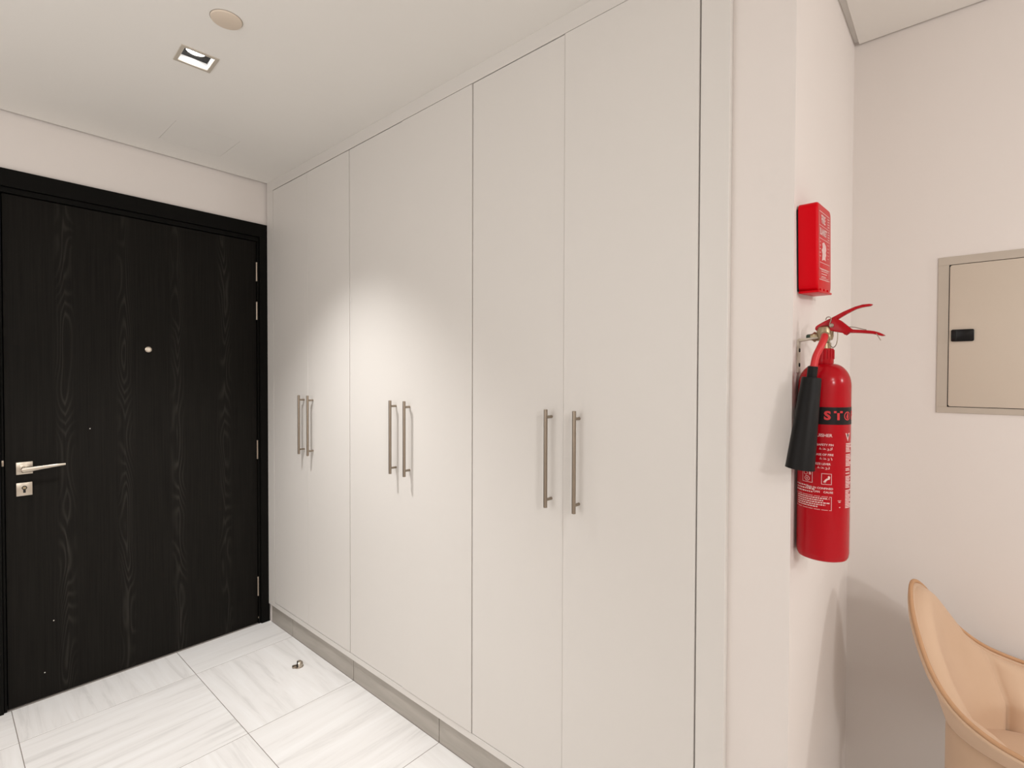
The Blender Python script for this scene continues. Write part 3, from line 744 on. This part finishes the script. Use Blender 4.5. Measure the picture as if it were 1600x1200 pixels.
SEAMS = [-112, -94, -74, -53, 53, 74, 94, 112]
def pad_pt(psi, t):                             # inner padding, channelled at the arms
    for a, c in zip(SEAMS, SEAMS[1:]):
        if a <= psi <= c:
            f = (psi-a)/(c-a); wdt = c-a; break
    edge = min(f, 1-f)*wdt
    bul = 1-math.exp(-(edge/4.2)**1.1)
    roll = math.sqrt(max(0, 1-(1-min(1, t/0.10))**2))
    fade = min(1, (112-abs(psi))/6)
    th = 0.010+(0.016+0.020*bul)*roll*fade
    h = hrim(psi); zb_ = 0.455
    z = h-0.006+(zb_-h)*t + 0.006*roll*(1 if t < .2 else 0)*(1-t/.2)
    tt = min(1, max(0, (h-z)/(h-zlow(psi))))
    p = plan(psi, 1.0-0.275*tt**1.15, th); p.z = z; return p
PP = []
for a, c in zip(SEAMS, SEAMS[1:]):
    n = max(10, int((c-a)/2)); PP += [a+(c-a)*k/n for k in range(n)]
PP.append(112)
tp = [0, .012, .03, .055, .085, .12, .17]+[.17+.83*k/16 for k in range(1, 17)]
bm = bmesh.new()
grid(bm, pad_pt, PP, tp)
build('backrest_padding', bm, M['velvet'], ch, smooth=True)
bm = bmesh.new()
pts = [shell_pt(p, 0, 0.005)+Vector((0, 0, 0.0045)) for p in PS]
add_tube(bm, pts, 0.0050, 10)
build('piping', bm, M['cord'], ch, smooth=True)
def ell(s, z, n=48, ax=CA, bx=CB): return [Vector((-s*ax*math.cos(2*PI*k/n), s*bx*math.sin(2*PI*k/n), z)) for k in range(n)]
def seat_ring(s, z, n=48):                      # seat reaches forward past the arms
    out = []
    for p in ell(s, z, n, CA, CB-0.02):
        if p.x > 0: p.x *= 1.18
        out.append(p)
    return out
def base_ring(s, z, n=48): return [Vector((p.x*1.12 if p.x > 0 else p.x, p.y, p.z)) for p in ell(s, z, n)]
def loft(bm, rings):
    V = [[bm.verts.new(p) for p in r] for r in rings]
    n = len(V[0])
    for a, c in zip(V, V[1:]):
        for k in range(n): bm.faces.new((a[k], a[(k+1) % n], c[(k+1) % n], c[k]))
    bm.faces.new(V[0][::-1]); bm.faces.new(V[-1])
bm = bmesh.new(); loft(bm, [base_ring(s, z) for s, z in ((.60, .325), (.68, .328), (.72, .338), (.715, .36), (.715, .52), (.705, .552), (.67, .554), (.65, .53), (.65, .455))])
build('seat_base', bm, M['velvet'], ch, smooth=True)
bm = bmesh.new(); loft(bm, [seat_ring(s, z) for s, z in ((.58, .4525), (.62, .458), (.645, .470), (.635, .482), (.58, .490), (.4, .494), (.1, .495))])
build('seat_cushion', bm, M['velvet'], ch, smooth=True)
for sx_, sy_ in ((1, 1), (1, -1), (-1, 1), (-1, -1)):
    bm = bmesh.new(); add_tube(bm, [(0.105*sx_, 0.105*sy_, 0.326), (0.185*sx_, 0.18*sy_, 0.004), (0.1855*sx_, 0.1805*sy_, 0.0)], [0.014, 0.0085, 0.0075], 14)
    build('leg', bm, M['blackgloss'], ch, smooth=True)
